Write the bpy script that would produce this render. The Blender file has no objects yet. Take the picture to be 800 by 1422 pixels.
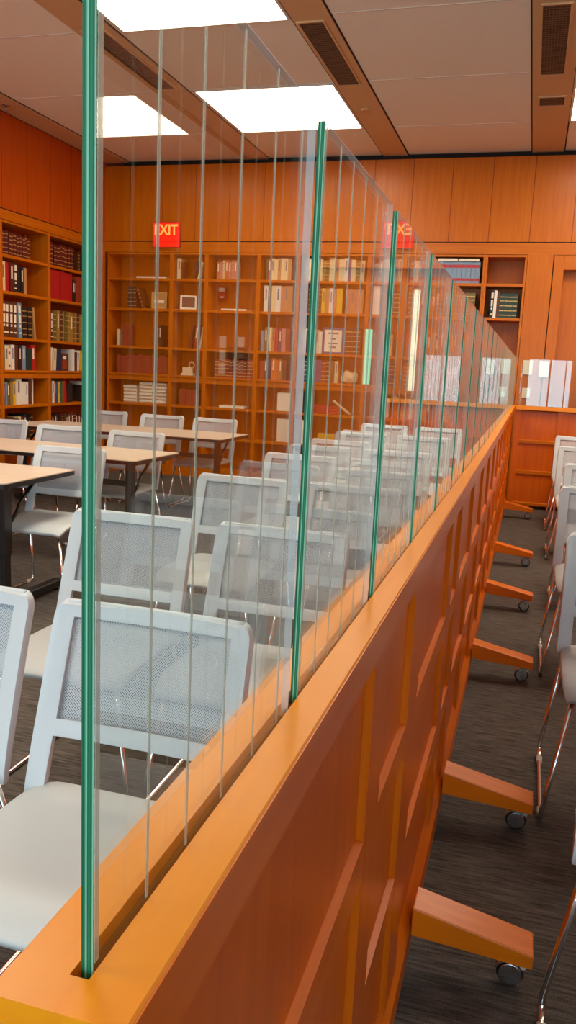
import bpy, bmesh, math, random
from mathutils import Vector, Matrix
random.seed(11)
PI = math.pi
C = bpy.context.scene.collection
H = 1.41                      # eye height of the photograph
SL = -0.1825                  # X of the glass line on the long partition
RT = 1.115                    # top of the wooden rail
GT = 1.607                    # top of the glass
YB = 9.40                     # face of the back wall
XL = -5.20                    # face of the left wall
XR = 4.60
YF = -3.0
ZC = 3.754
ZW = 3.70

# ------------------------------------------------------------------ materials
def lin(c):
    return tuple((v/255/12.92 if v/255 <= .04045 else ((v/255+.055)/1.055)**2.4) for v in c) + (1.0,)

def new_mat(name):
    m = bpy.data.materials.new(name); m.use_nodes = True
    nt = m.node_tree; nt.nodes.clear()
    return m, nt, nt.nodes, nt.links

def principled(name, col, rough=.5, metal=0.0, coat=0.0, spec=.5, emis=None, es=0.0, bump=None):
    m, nt, n, l = new_mat(name)
    o = n.new('ShaderNodeOutputMaterial'); p = n.new('ShaderNodeBsdfPrincipled')
    p.inputs['Base Color'].default_value = col
    p.inputs['Roughness'].default_value = rough
    p.inputs['Metallic'].default_value = metal
    p.inputs['Coat Weight'].default_value = coat
    p.inputs['Specular IOR Level'].default_value = spec
    # a little unevenness so no surface is dead flat
    tc = n.new('ShaderNodeTexCoord'); nz = n.new('ShaderNodeTexNoise'); nz.inputs['Scale'].default_value = (bump or (40, .0))[0]
    l.new(tc.outputs['Object'], nz.inputs['Vector'])
    mr = n.new('ShaderNodeMapRange'); mr.inputs[3].default_value = max(0, rough-.05); mr.inputs[4].default_value = min(1, rough+.05)
    l.new(nz.outputs['Fac'], mr.inputs[0]); l.new(mr.outputs[0], p.inputs['Roughness'])
    if bump and bump[1] > 0:
        b = n.new('ShaderNodeBump'); b.inputs['Strength'].default_value = bump[1]; b.inputs['Distance'].default_value = .002
        l.new(nz.outputs['Fac'], b.inputs['Height']); l.new(b.outputs[0], p.inputs['Normal'])
    if emis:
        p.inputs['Emission Color'].default_value = emis; p.inputs['Emission Strength'].default_value = es
    l.new(p.outputs[0], o.inputs[0])
    return m

def wood(name, c1, c2, grain='Z', rough=.36, coat=.08, joint=None, scale=1.0):
    """Maple/anigre veneer: noise drawn out along the grain; joint = (axis, spacing, offset) adds fine board joints."""
    m, nt, n, l = new_mat(name)
    o = n.new('ShaderNodeOutputMaterial'); p = n.new('ShaderNodeBsdfPrincipled')
    tc = n.new('ShaderNodeTexCoord'); mp = n.new('ShaderNodeMapping')
    s = {'X': (1.2, 22, 22), 'Y': (22, 1.2, 22), 'Z': (22, 22, 1.2)}[grain]
    mp.inputs['Scale'].default_value = tuple(v*scale for v in s)
    l.new(tc.outputs['Object'], mp.inputs['Vector'])
    a = n.new('ShaderNodeTexNoise'); a.inputs['Scale'].default_value = 1.6; a.inputs['Detail'].default_value = 5; a.inputs['Distortion'].default_value = .6
    l.new(mp.outputs[0], a.inputs['Vector'])
    b = n.new('ShaderNodeTexNoise'); b.inputs['Scale'].default_value = 1.1; b.inputs['Detail'].default_value = 2
    l.new(tc.outputs['Object'], b.inputs['Vector'])
    ad = n.new('ShaderNodeMath'); ad.operation = 'MULTIPLY_ADD'; ad.inputs[1].default_value = .65
    l.new(a.outputs['Fac'], ad.inputs[0])
    m2 = n.new('ShaderNodeMath'); m2.operation = 'MULTIPLY'; m2.inputs[1].default_value = .35
    l.new(b.outputs['Fac'], m2.inputs[0]); l.new(m2.outputs[0], ad.inputs[2])
    cr = n.new('ShaderNodeValToRGB')
    cr.color_ramp.elements[0].position = .30; cr.color_ramp.elements[0].color = c2
    cr.color_ramp.elements[1].position = .68; cr.color_ramp.elements[1].color = c1
    l.new(ad.outputs[0], cr.inputs[0])
    last = cr.outputs[0]
    if joint:
        ax, sp, off = joint
        sx = n.new('ShaderNodeSeparateXYZ'); l.new(tc.outputs['Object'], sx.inputs[0])
        f = n.new('ShaderNodeMath'); f.operation = 'SUBTRACT'; f.inputs[1].default_value = off; l.new(sx.outputs[ax], f.inputs[0])
        pm = n.new('ShaderNodeMath'); pm.operation = 'PINGPONG'; pm.inputs[1].default_value = sp/2; l.new(f.outputs[0], pm.inputs[0])
        lt = n.new('ShaderNodeMath'); lt.operation = 'LESS_THAN'; lt.inputs[1].default_value = .0045; l.new(pm.outputs[0], lt.inputs[0])
        mx = n.new('ShaderNodeMix'); mx.data_type = 'RGBA'; l.new(lt.outputs[0], mx.inputs[0])
        l.new(last, mx.inputs[6]); mx.inputs[7].default_value = (c2[0]*.5, c2[1]*.45, c2[2]*.45, 1)
        last = mx.outputs[2]
    l.new(last, p.inputs['Base Color'])
    p.inputs['Roughness'].default_value = rough; p.inputs['Specular IOR Level'].default_value = .22; p.inputs['Coat Weight'].default_value = coat; p.inputs['Coat Roughness'].default_value = .18
    bp = n.new('ShaderNodeBump'); bp.inputs['Strength'].default_value = .05; bp.inputs['Distance'].default_value = .001
    l.new(a.outputs['Fac'], bp.inputs['Height']); l.new(bp.outputs[0], p.inputs['Normal'])
    l.new(p.outputs[0], o.inputs[0])
    return m

def glass_mat(name, tint, boost=1.0):
    """Thin clear sheet: straight-through transmission and a Fresnel share of mirror reflection on each face."""
    m, nt, n, l = new_mat(name)
    o = n.new('ShaderNodeOutputMaterial'); g = n.new('ShaderNodeNewGeometry')
    d = n.new('ShaderNodeVectorMath'); d.operation = 'DOT_PRODUCT'; l.new(g.outputs['Normal'], d.inputs[0]); l.new(g.outputs['Incoming'], d.inputs[1])
    ab = n.new('ShaderNodeMath'); ab.operation = 'ABSOLUTE'; l.new(d.outputs['Value'], ab.inputs[0])
    om = n.new('ShaderNodeMath'); om.operation = 'SUBTRACT'; om.inputs[0].default_value = 1; l.new(ab.outputs[0], om.inputs[1]); om.use_clamp = True
    pw = n.new('ShaderNodeMath'); pw.operation = 'POWER'; pw.inputs[1].default_value = 5; l.new(om.outputs[0], pw.inputs[0])
    fr = n.new('ShaderNodeMath'); fr.operation = 'MULTIPLY_ADD'; fr.inputs[1].default_value = .96*boost; fr.inputs[2].default_value = .04; fr.use_clamp = True
    l.new(pw.outputs[0], fr.inputs[0])
    t = n.new('ShaderNodeBsdfTransparent'); t.inputs[0].default_value = tint
    gl = n.new('ShaderNodeBsdfGlossy'); gl.inputs['Roughness'].default_value = .0; gl.inputs[0].default_value = (1, 1, 1, 1)
    mx = n.new('ShaderNodeMixShader'); l.new(fr.outputs[0], mx.inputs[0]); l.new(t.outputs[0], mx.inputs[1]); l.new(gl.outputs[0], mx.inputs[2])
    l.new(mx.outputs[0], o.inputs[0])
    return m

def edge_mat(name):
    """Cut edge of laminated glass: deep green with paler bands along the two sheets."""
    m, nt, n, l = new_mat(name)
    o = n.new('ShaderNodeOutputMaterial'); p = n.new('ShaderNodeBsdfPrincipled')
    tc = n.new('ShaderNodeTexCoord'); sx = n.new('ShaderNodeSeparateXYZ'); l.new(tc.outputs['Object'], sx.inputs[0])
    mr = n.new('ShaderNodeMapRange'); mr.inputs[1].default_value = -.0036; mr.inputs[2].default_value = .0036; l.new(sx.outputs[0], mr.inputs[0])
    cr = n.new('ShaderNodeValToRGB'); e = cr.color_ramp.elements
    dk, md, lt = lin((14, 82, 54)), lin((36, 120, 86)), lin((140, 194, 164))
    e[0].position = 0; e[0].color = md; e[1].position = 1; e[1].color = md
    for pos, c in ((.16, dk), (.3, md), (.42, lt), (.5, dk), (.62, md), (.8, dk), (.9, lt)):
        k = e.new(pos); k.color = c
    l.new(mr.outputs[0], cr.inputs[0]); l.new(cr.outputs[0], p.inputs['Base Color'])
    p.inputs['Specular IOR Level'].default_value = .25
    p.inputs['Roughness'].default_value = .5
    l.new(p.outputs[0], o.inputs[0])
    return m

def veil_mat(name, col, through):
    m, nt, n, l = new_mat(name)
    o = n.new('ShaderNodeOutputMaterial'); t = n.new('ShaderNodeBsdfTransparent'); p = n.new('ShaderNodeBsdfPrincipled')
    p.inputs['Base Color'].default_value = col; p.inputs['Roughness'].default_value = .4
    mx = n.new('ShaderNodeMixShader'); mx.inputs[0].default_value = 1-through
    l.new(t.outputs[0], mx.inputs[1]); l.new(p.outputs[0], mx.inputs[2]); l.new(mx.outputs[0], o.inputs[0])
    return m

def mesh_fabric(name, col):
    """Woven net: a diamond grid of threads with open holes."""
    m, nt, n, l = new_mat(name)
    o = n.new('ShaderNodeOutputMaterial'); t = n.new('ShaderNodeBsdfTransparent'); p = n.new('ShaderNodeBsdfPrincipled')
    p.inputs['Base Color'].default_value = col; p.inputs['Roughness'].default_value = .6
    tc = n.new('ShaderNodeTexCoord'); sx = n.new('ShaderNodeSeparateXYZ'); l.new(tc.outputs['Object'], sx.inputs[0])
    def mth(op, a, b):
        k = n.new('ShaderNodeMath'); k.operation = op
        for i, v in enumerate((a, b)):
            if v is None: continue
            if isinstance(v, (int, float)): k.inputs[i].default_value = v
            else: l.new(v, k.inputs[i])
        return k.outputs[0]
    pa = mth('ADD', sx.outputs[0], sx.outputs[2]); pb = mth('SUBTRACT', sx.outputs[0], sx.outputs[2])
    sa = mth('ABSOLUTE', mth('SINE', mth('MULTIPLY', pa, PI/.0062), None), None)
    sb = mth('ABSOLUTE', mth('SINE', mth('MULTIPLY', pb, PI/.0062), None), None)
    hole = mth('GREATER_THAN', mth('MULTIPLY', sa, sb), .52)
    fac = mth('SUBTRACT', 1.0, mth('MULTIPLY', hole, .92))
    mx = n.new('ShaderNodeMixShader'); l.new(fac, mx.inputs[0]); l.new(t.outputs[0], mx.inputs[1]); l.new(p.outputs[0], mx.inputs[2])
    l.new(mx.outputs[0], o.inputs[0])
    return m

def emission(name, col, s):
    m, nt, n, l = new_mat(name)
    o = n.new('ShaderNodeOutputMaterial'); e = n.new('ShaderNodeEmission')
    e.inputs[0].default_value = col; e.inputs[1].default_value = s
    l.new(e.outputs[0], o.inputs[0]); return m

def carpet_mat():
    m, nt, n, l = new_mat('carpet')
    o = n.new('ShaderNodeOutputMaterial'); p = n.new('ShaderNodeBsdfPrincipled')
    tc = n.new('ShaderNodeTexCoord'); mp = n.new('ShaderNodeMapping'); mp.inputs['Scale'].default_value = (9, 110, 1)
    l.new(tc.outputs['Object'], mp.inputs['Vector'])
    a = n.new('ShaderNodeTexNoise'); a.inputs['Scale'].default_value = 1; a.inputs['Detail'].default_value = 4; l.new(mp.outputs[0], a.inputs['Vector'])
    b = n.new('ShaderNodeTexNoise'); b.inputs['Scale'].default_value = 420; b.inputs['Detail'].default_value = 2; l.new(tc.outputs['Object'], b.inputs['Vector'])
    ad = n.new('ShaderNodeMath'); ad.operation = 'ADD'; l.new(a.outputs['Fac'], ad.inputs[0]); l.new(b.outputs['Fac'], ad.inputs[1])
    cr = n.new('ShaderNodeValToRGB'); cr.color_ramp.elements[0].position = .38; cr.color_ramp.elements[1].position = .64
    hv = n.new('ShaderNodeMath'); hv.operation = 'MULTIPLY'; hv.inputs[1].default_value = .5; l.new(ad.outputs[0], hv.inputs[0])
    cr.color_ramp.elements[0].color = lin((53, 49, 46)); cr.color_ramp.elements[1].color = lin((114, 107, 100))
    l.new(hv.outputs[0], cr.inputs[0]); l.new(cr.outputs[0], p.inputs['Base Color'])
    p.inputs['Roughness'].default_value = .95; p.inputs['Specular IOR Level'].default_value = .1
    bp = n.new('ShaderNodeBump'); bp.inputs['Strength'].default_value = .6; bp.inputs['Distance'].default_value = .004
    l.new(hv.outputs[0], bp.inputs['Height']); l.new(bp.outputs[0], p.inputs['Normal'])
    l.new(p.outputs[0], o.inputs[0]); return m

W1, W2 = lin((200, 110, 6)), lin((180, 90, 2))
M = {}
M['wood'] = wood('veneer', W1, W2, 'Z')
M['woodx'] = wood('veneer_cross', W1, W2, 'X')
M['woody'] = wood('veneer_long', W1, W2, 'Y')
M['wallback'] = wood('wall_veneer_back', W1, W2, 'Z', joint=(0, .427, -.17))
M['wallleft'] = wood('wall_veneer_left', lin((198, 88, 8)), lin((176, 68, 4)), 'Z', joint=(1, .43, 7.33))
M['cap'] = wood('rail_maple', lin((242, 152, 24)), lin((228, 132, 14)), 'Y', rough=.34, coat=.12)
M['capx'] = wood('rail_maple_cross', lin((242, 152, 24)), lin((228, 132, 14)), 'X', rough=.34, coat=.12)
M['body'] = wood('partition_veneer', lin((214, 104, 10)), lin((192, 84, 4)), 'Z', rough=.32, coat=.12)
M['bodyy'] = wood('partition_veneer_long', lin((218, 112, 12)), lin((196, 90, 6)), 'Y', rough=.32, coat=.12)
M['foot'] = wood('foot_maple', lin((226, 122, 14)), lin((208, 104, 8)), 'X', rough=.34, coat=.12)
M['dark'] = principled('shadow_gap_black', lin((18, 15, 13)), .8)
M['groove'] = principled('slot_lining', lin((140, 90, 40)), .7)
M['ceil'] = principled('ceiling_tile', lin((244, 242, 230)), .95, spec=.1, bump=(300, .25))
M['strip'] = principled('ceiling_strip_tan', lin((214, 178, 132)), .6)
M['vent'] = principled('vent_bronze', lin((112, 82, 60)), .5, .3)
M['ventdark'] = principled('vent_throat', lin((34, 26, 22)), .9)
M['carpet'] = carpet_mat()
M['glass'] = glass_mat('clear_glass', (.955, .985, .97, 1))
M['edge'] = edge_mat('glass_edge_green')
M['line'] = veil_mat('pale_line', lin((190, 192, 172)), .55)
M['farline'] = veil_mat('ground_edge', lin((226, 226, 232)), .5)
M['plastic'] = principled('chair_plastic', lin((196, 203, 208)), .42)
M['seat'] = principled('seat_plastic', lin((182, 188, 190)), .45)
M['net'] = mesh_fabric('chair_net', lin((188, 194, 202)))
M['chrome'] = principled('chrome', (.75, .75, .76, 1), .12, 1.0)
M['steel'] = principled('brushed_steel', (.55, .56, .57, 1), .28, 1.0)
M['rubber'] = principled('black_rubber', lin((28, 28, 30)), .6)
M['glide'] = principled('clear_glide', lin((196, 190, 180)), .25)
M['black'] = principled('black_steel', lin((24, 23, 24)), .38)
M['laminate'] = wood('table_laminate', lin((216, 200, 182)), lin((206, 187, 166)), 'X', rough=.45, coat=.1)
M['lampframe'] = principled('lamp_frame_white', lin((225, 220, 210)), .5)
M['diffuser'] = emission('lamp_diffuser', (1.0, .85, .66, 1), 12.5)
M['day'] = emission('daylit_window', (.62, .87, .98, 1), 7.5)
M['plaster'] = principled('plaster', lin((188, 180, 170)), .9)
M['white'] = principled('white_plate', lin((236, 226, 206)), .45)
M['whitedark'] = principled('plate_slot', lin((150, 142, 128)), .5)
M['signred'] = emission('sign_red', (1.0, .005, .008, 1), 1.15)
M['signlit'] = emission('sign_letters', (1.0, .36, .07, 1), 1.6)
M['alarm'] = principled('alarm_red', lin((178, 22, 22)), .4)
M['paper'] = principled('paper', lin((238, 228, 206)), .7)
M['pages'] = principled('page_block', lin((214, 196, 160)), .85)
M['blueframe'] = principled('blue_frame', lin((70, 88, 140)), .45)
M['ink'] = principled('faded_ink', lin((120, 112, 128)), .7)
M['gilt'] = principled('gilt', lin((206, 170, 96)), .4, .4)
M['stone'] = principled('pale_stone', lin((226, 208, 170)), .7)
M['warmlit'] = emission('door_light_cream', (1.0, .88, .60, 1), 1.5)
M['greenlit'] = emission('door_light_green', (.45, 1.0, .62, 1), 1.3)

# ------------------------------------------------------------------ mesh helpers
class MB:
    def __init__(s): s.bm = bmesh.new(); s.mats = []
    def mi(s, m):
        if m is None: return 0
        if m not in s.mats: s.mats.append(m)
        return s.mats.index(m)
    def box(s, x0, x1, y0, y1, z0, z1, m=None, bev=0.0):
        r = bmesh.ops.create_cube(s.bm, size=1)
        vs = r['verts']
        for v in vs:
            v.co = Vector(((x0+x1)/2+v.co.x*(x1-x0), (y0+y1)/2+v.co.y*(y1-y0), (z0+z1)/2+v.co.z*(z1-z0)))
        fs = set(f for v in vs for f in v.link_faces); k = s.mi(m)
        for f in fs: f.material_index = k
        if bev > 0:
            es = list(set(e for v in vs for e in v.link_edges))
            bmesh.ops.bevel(s.bm, geom=es, offset=bev, segments=2, affect='EDGES', profile=.5, clamp_overlap=True, material=-1)
        return s
    def prism(s, pts, axis, a, b, m=None):
        """pts: 2D outline (counter-clockwise) in the two other axes, run along axis from a to b."""
        def P(p, t):
            return Vector({'X': (t, p[0], p[1]), 'Y': (p[0], t, p[1]), 'Z': (p[0], p[1], t)}[axis])
        v0 = [s.bm.verts.new(P(p, a)) for p in pts]; v1 = [s.bm.verts.new(P(p, b)) for p in pts]
        k = s.mi(m); n = len(pts); fs = [s.bm.faces.new(v0), s.bm.faces.new(list(reversed(v1)))]
        for i in range(n): fs.append(s.bm.faces.new((v0[i], v1[i], v1[(i+1) % n], v0[(i+1) % n])))
        for f in fs: f.material_index = k
        return s
    def tube(s, pts, r, m=None, seg=10, cap=True):
        pts = [Vector(p) for p in pts]; rings = []; k = s.mi(m)
        for i, p in enumerate(pts):
            t = (pts[min(i+1, len(pts)-1)]-pts[max(i-1, 0)]).normalized()
            u = t.cross(Vector((0, 0, 1)))
            if u.length < .2: u = t.cross(Vector((1, 0, 0)))
            u.normalize(); w = t.cross(u).normalized()
            if rings and (rings[-1][1].dot(u) < 0): u = -u; w = -w
            if rings:
                u = (rings[-1][1]-t*rings[-1][1].dot(t)).normalized(); w = t.cross(u).normalized()
            rings.append(([s.bm.verts.new(p+(u*math.cos(2*PI*j/seg)+w*math.sin(2*PI*j/seg))*r) for j in range(seg)], u))
        for (a, _), (b, _) in zip(rings, rings[1:]):
            for j in range(seg):
                f = s.bm.faces.new((a[j], a[(j+1) % seg], b[(j+1) % seg], b[j])); f.smooth = True; f.material_index = k
        if cap:
            for rg, rev in ((rings[0][0], True), (rings[-1][0], False)):
                f = s.bm.faces.new(list(reversed(rg)) if rev else rg); f.material_index = k
        return s
    def cyl(s, c, axis, r, h, m=None, seg=24, bev=0.0):
        d = {'X': Vector((1, 0, 0)), 'Y': Vector((0, 1, 0)), 'Z': Vector((0, 0, 1))}[axis]; c = Vector(c)
        if bev:
            prof = [(-h/2, r-bev), (-h/2+bev, r), (h/2-bev, r), (h/2, r-bev)]
        else: prof = [(-h/2, r), (h/2, r)]
        u = d.orthogonal().normalized(); w = d.cross(u); k = s.mi(m); rings = []
        for t, rr in prof:
            rings.append([s.bm.verts.new(c+d*t+(u*math.cos(2*PI*j/seg)+w*math.sin(2*PI*j/seg))*rr) for j in range(seg)])
        for a, b in zip(rings, rings[1:]):
            for j in range(seg):
                f = s.bm.faces.new((a[j], a[(j+1) % seg], b[(j+1) % seg], b[j])); f.smooth = True; f.material_index = k
        f = s.bm.faces.new(list(reversed(rings[0]))); f.material_index = k
        f = s.bm.faces.new(rings[-1]); f.material_index = k
        return s
    def shell(s, fn, us, vs, keep, th, m=None, smooth=True):
        """Sheet of thickness th over a (u,v) grid; keep(u,v) says which cells are solid. fn(u,v) -> point, th runs along fn's normal."""
        k = s.mi(m); nu, nv = len(us), len(vs); P = [[Vector(fn(u, v)) for v in vs] for u in us]
        N = [[None]*nv for _ in us]
        for i in range(nu):
            for j in range(nv):
                du = P[min(i+1, nu-1)][j]-P[max(i-1, 0)][j]; dv = P[i][min(j+1, nv-1)]-P[i][max(j-1, 0)]
                N[i][j] = du.cross(dv).normalized()
        A, B = {}, {}
        def va(i, j):
            if (i, j) not in A: A[i, j] = s.bm.verts.new(P[i][j]+N[i][j]*th/2)
            return A[i, j]
        def vb(i, j):
            if (i, j) not in B: B[i, j] = s.bm.verts.new(P[i][j]-N[i][j]*th/2)
            return B[i, j]
        on = {(i, j) for i in range(nu-1) for j in range(nv-1) if keep((us[i]+us[i+1])/2, (vs[j]+vs[j+1])/2)}
        fs = []
        for i, j in on:
            fs.append(s.bm.faces.new((va(i, j), va(i+1, j), va(i+1, j+1), va(i, j+1))))
            fs.append(s.bm.faces.new((vb(i, j), vb(i, j+1), vb(i+1, j+1), vb(i+1, j))))
            for (di, dj), (p, q) in (((-1, 0), ((i, j+1), (i, j))), ((1, 0), ((i+1, j), (i+1, j+1))), ((0, -1), ((i, j), (i+1, j))), ((0, 1), ((i+1, j+1), (i, j+1)))):
                if (i+di, j+dj) not in on:
                    fs.append(s.bm.faces.new((va(*q), va(*p), vb(*p), vb(*q))))
        for f in fs: f.material_index = k; f.smooth = smooth
        return s
    def build(s, name, m=None, parent=None, loc=None, fix=True):
        if fix: bmesh.ops.recalc_face_normals(s.bm, faces=s.bm.faces)
        me = bpy.data.meshes.new(name); s.bm.to_mesh(me); s.bm.free()
        for k in (s.mats or [m]): me.materials.append(k)
        o = bpy.data.objects.new(name, me); C.objects.link(o)
        if parent: o.parent = parent
        if loc: o.location = loc
        return o

def bake(o, mods):
    """Apply modifiers (bevel, subdivision) once on a prototype, so copies share plain mesh data."""
    for t, kw in mods:
        k = o.modifiers.new(t.lower(), t)
        for a, v in kw.items(): setattr(k, a, v)
    bpy.context.view_layer.update()
    me = bpy.data.meshes.new_from_object(o.evaluated_get(bpy.context.evaluated_depsgraph_get()))
    o.modifiers.clear(); old = o.data; o.data = me; me.name = old.name; bpy.data.meshes.remove(old)
    return o

def tag(o, label, cat, group=None):
    o['label'] = label; o['category'] = cat
    if group: o['group'] = group
    return o
def thing(name, label, cat, loc=(0, 0, 0), rz=0, group=None):
    o = bpy.data.objects.new(name, None); C.objects.link(o); o.empty_display_size = .05
    o.location = loc; o.rotation_euler = (0, 0, rz)
    return tag(o, label, cat, group)
def struct(o): o['kind'] = 'structure'; return o
def dup(root, loc, rz, label, group=None):
    r = root.copy(); C.objects.link(r); r.location = loc; r.rotation_euler = (0, 0, rz); r['label'] = label
    if group: r['group'] = group
    for ch in list(root.children):
        c = ch.copy(); C.objects.link(c); c.parent = r
        for g in list(ch.children):
            d = g.copy(); C.objects.link(d); d.parent = c
    return r
ORD = 'first second third fourth fifth sixth seventh eighth ninth tenth eleventh twelfth thirteenth fourteenth fifteenth sixteenth seventeenth eighteenth nineteenth twentieth twenty-first twenty-second twenty-third twenty-fourth twenty-fifth'.split()

# ------------------------------------------------------------------ room shell
struct(MB().box(XL-.6, XR+.2, YF-.2, YB+.6, -.06, 0).build('floor', M['carpet']))
struct(MB().box(XL-.6, XR+.2, YF-.2, YB+.6, ZC, ZC+.08).build('ceiling', M['ceil']))
# back wall: upper panelling, frieze, wood right of the shelves, deep wall behind the shelves
DX0, DX1, DZ = .21, 2.20, 2.55
w = MB()
w.box(XL-.6, XR+.2, YB+.38, YB+.5, 0, ZC, M['wood'])
w.box(XL, XR, YB, YB+.38, 2.835, ZW, M['wallback'])
w.box(XL, XR, YB, YB+.38, 2.705, 2.825, M['woodx'])
w.box(XL, XR, YB+.012, YB+.38, 2.825, 2.835, M['dark'])
w.box(XL, XR, YB+.03, YB+.38, ZW, ZC, M['dark'])
w.box(-.165, .095, YB, YB+.38, 0, 2.705, M['wood'])
w.box(.095, .105, YB+.012, YB+.38, 0, 2.705, M['dark'])
w.box(DX1+.11, XR, YB, YB+.38, 0, 2.705, M['wood'])
struct(w.build('wall_back'))
w = MB()
w.box(.105, DX0, YB-.006, YB+.2, 0, 2.70, M['wood'], .003)
w.box(DX1, DX1+.105, YB-.006, YB+.2, 0, 2.70, M['wood'], .003)
w.box(DX0, DX1, YB-.006, YB+.2, DZ, 2.70, M['woodx'], .003)
struct(w.build('trim_1'))
# recessed double doors with narrow lit vision panes
for k, (a, b, vx, mt) in enumerate(((DX0, (DX0+DX1)/2-.002, .975, 'warmlit'), ((DX0+DX1)/2+.002, DX1, 1.50, 'greenlit'))):
    d = MB()
    v0, v1, z0, z1 = (vx-.035, vx+.035, 1.20, 2.33) if k == 0 else (vx-.04, vx+.04, 1.25, 1.88)
    for bx in ((a, v0, .01, DZ), (v1, b, .01, DZ), (v0, v1, .01, z0), (v0, v1, z1, DZ)):
        d.box(bx[0], bx[1], YB+.12, YB+.165, bx[2], bx[3], M['wood'])
    dr = struct(d.build('door_%d' % (k+1)))
    MB().box(v0, v1, YB+.135, YB+.145, z0, z1).build('vision_pane', M[mt], dr)
    hx = b-.07 if k == 0 else a+.07
    h = MB(); h.tube([(hx, YB+.12, .96), (hx, YB+.07, .96), (hx, YB+.07, 1.14), (hx, YB+.12, 1.14)], .009, M['steel'])
    h.build('door_handle', M['steel'], dr)
# left wall
w = MB()
w.box(XL-.6, XL-.45, YF, YB+.38, 0, ZC, M['wood'])
w.box(XL-.45, XL, YF, YB, 2.835, ZC-.02, M['wallleft'])
w.box(XL-.45, XL, YF, YB, 2.73, 2.825, M['woody'])
w.box(XL-.45, XL-.012, YF, YB, 2.825, 2.835, M['dark'])
w.box(XL-.45, XL-.02, YF, YB, ZC-.02, ZC, M['dark'])
w.box(XL-.45, XL, YF, 6.44, 0, 2.73, M['wallleft'])
w.box(XL-.45, XL, 9.29, YB, 0, 2.73, M['wood'])
struct(w.build('wall_left'))
# right wall and the wall behind, with daylit windows
w = MB()
w.box(XR, XR+.15, YF, YB+.38, 0, ZC, M['wallleft'])
struct(w.build('wall_right'))
wins = [(-4.6, -3.3), (-2.9, -1.6), (-.15, .95), (1.35, 2.45)]
w = MB(); x = XL-.45
for a, b in wins:
    w.box(x, a, YF-.15, YF, 0, ZC, M['plaster']); x = b
    w.box(a, b, YF-.15, YF, 0, .62, M['plaster']); w.box(a, b, YF-.15, YF, 3.05, ZC, M['plaster'])
w.box(x, XR+.15, YF-.15, YF, 0, ZC, M['plaster'])
struct(w.build('wall_front'))
for i, (a, b) in enumerate(wins):
    f = MB(); t = .05
    f.box(a, a+t, YF-.1, YF-.04, .62, 3.05, M['lampframe']); f.box(b-t, b, YF-.1, YF-.04, .62, 3.05, M['lampframe'])
    f.box(a+t, b-t, YF-.1, YF-.04, .62, .67, M['lampframe']); f.box(a+t, b-t, YF-.1, YF-.04, 3.0, 3.05, M['lampframe'])
    f.box((a+b)/2-.02, (a+b)/2+.02, YF-.1, YF-.04, .67, 3.0, M['lampframe'])
    wo = struct(f.build('window_%d' % (i+1)))
    MB().box(a+t, b-t, YF-.08, YF-.07, .67, 3.0).build('window_shade', M['day'], wo)

# ceiling strips that carry the vents
strips = [(-5.20, -4.90), (-3.43, -3.13), (-1.80, -1.53), (-.22, .095), (1.42, 1.70), (3.02, 3.30)]
for i, (a, b) in enumerate(strips):
    t = MB(); t.box(a, b, YF, YB+.03, ZC-.014, ZC, M['strip'], .003)
    t.box(a-.012, a, YF, YB+.03, ZC-.004, ZC, M['dark']); t.box(b, b+.012, YF, YB+.03, ZC-.004, ZC, M['dark'])
    struct(t.build('trim_%d' % (i+2)))
# seams of the long tiles in the bay without lamps
t = MB()
for a, b in ((-1.51, -.24), (1.72, 3.0), (-3.1, -1.82), (-4.88, -3.45), (.11, 1.40)):
    for y in (3.2, 4.5, 5.78, 7.09, 8.39):
        t.box(a, b, y-.006, y+.006, ZC-.0035, ZC+.001, M['lampframe'])
struct(t.build('trim_8'))

# ------------------------------------------------------------------ ceiling lights, vents, detector
def make_lamp():
    r = thing('ceiling_light', '', 'ceiling light', (0, 0, ZC), 0, 'square ceiling lights')
    f = MB(); s = .64; t = .022
    for b in ((-s, -s+t, -s, s), (s-t, s, -s, s), (-s+t, s-t, -s, -s+t), (-s+t, s-t, s-t, s)):
        f.box(b[0], b[1], b[2], b[3], -.012, 0, M['lampframe'], .002)
    f.build('frame', None, r)
    MB().box(-s+t, s-t, -s+t, s-t, -.008, -.002).build('diffuser', M['diffuser'], r)
    return r
lamp0 = make_lamp(); first = True
cols = [(-2.45, 'over the chairs left of the glass'), (.74, 'over the aisle right of the rail'), (3.77, 'by the right wall, mirrored in the glass')]
rows = [(7.74, 'next to the back wall'), (5.18, 'second from the back wall'), (2.62, 'third from the back wall'), (.06, 'added unseen, fourth row')]  # fourth row is an unseen lamp added to brighten the near rail cap
for cx, cn in cols:
    for ry, rn in rows:
        if cx > 0 and ry < 3: continue
        lb = 'square ceiling light %s, %s' % (cn, rn)
        if first: lamp0.location = (cx, ry, ZC); lamp0['label'] = lb; first = False
        else: dup(lamp0, (cx, ry, ZC), 0, lb)

def make_vent(name, L, W):
    r = thing(name, '', 'vent', (0, 0, 0), 0, 'ceiling air vents')
    MB().box(-W/2, W/2, -L/2, L/2, -.004, -.001).build('throat', M['ventdark'], r)
    f = MB(); t = .014
    f.box(-W/2-t, -W/2, -L/2-t, L/2+t, -.012, 0, M['strip']); f.box(W/2, W/2+t, -L/2-t, L/2+t, -.012, 0, M['strip'])
    f.box(-W/2, W/2, -L/2-t, -L/2, -.012, 0, M['strip']); f.box(-W/2, W/2, L/2, L/2+t, -.012, 0, M['strip'])
    f.build('frame', None, r)
    s = MB(); n = int(L/.036)
    for i in range(n):
        y = -L/2+(i+.5)*L/n
        s.box(-W/2, W/2, y-.007, y+.007, -.010, -.004, M['vent'])
    for i in range(1, 8):
        x = -W/2+i*W/8; s.box(x-.0025, x+.0025, -L/2, L/2, -.009, -.005, M['vent'])
    s.build('grille', None, r)
    return r
zs = ZC-.014
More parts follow.
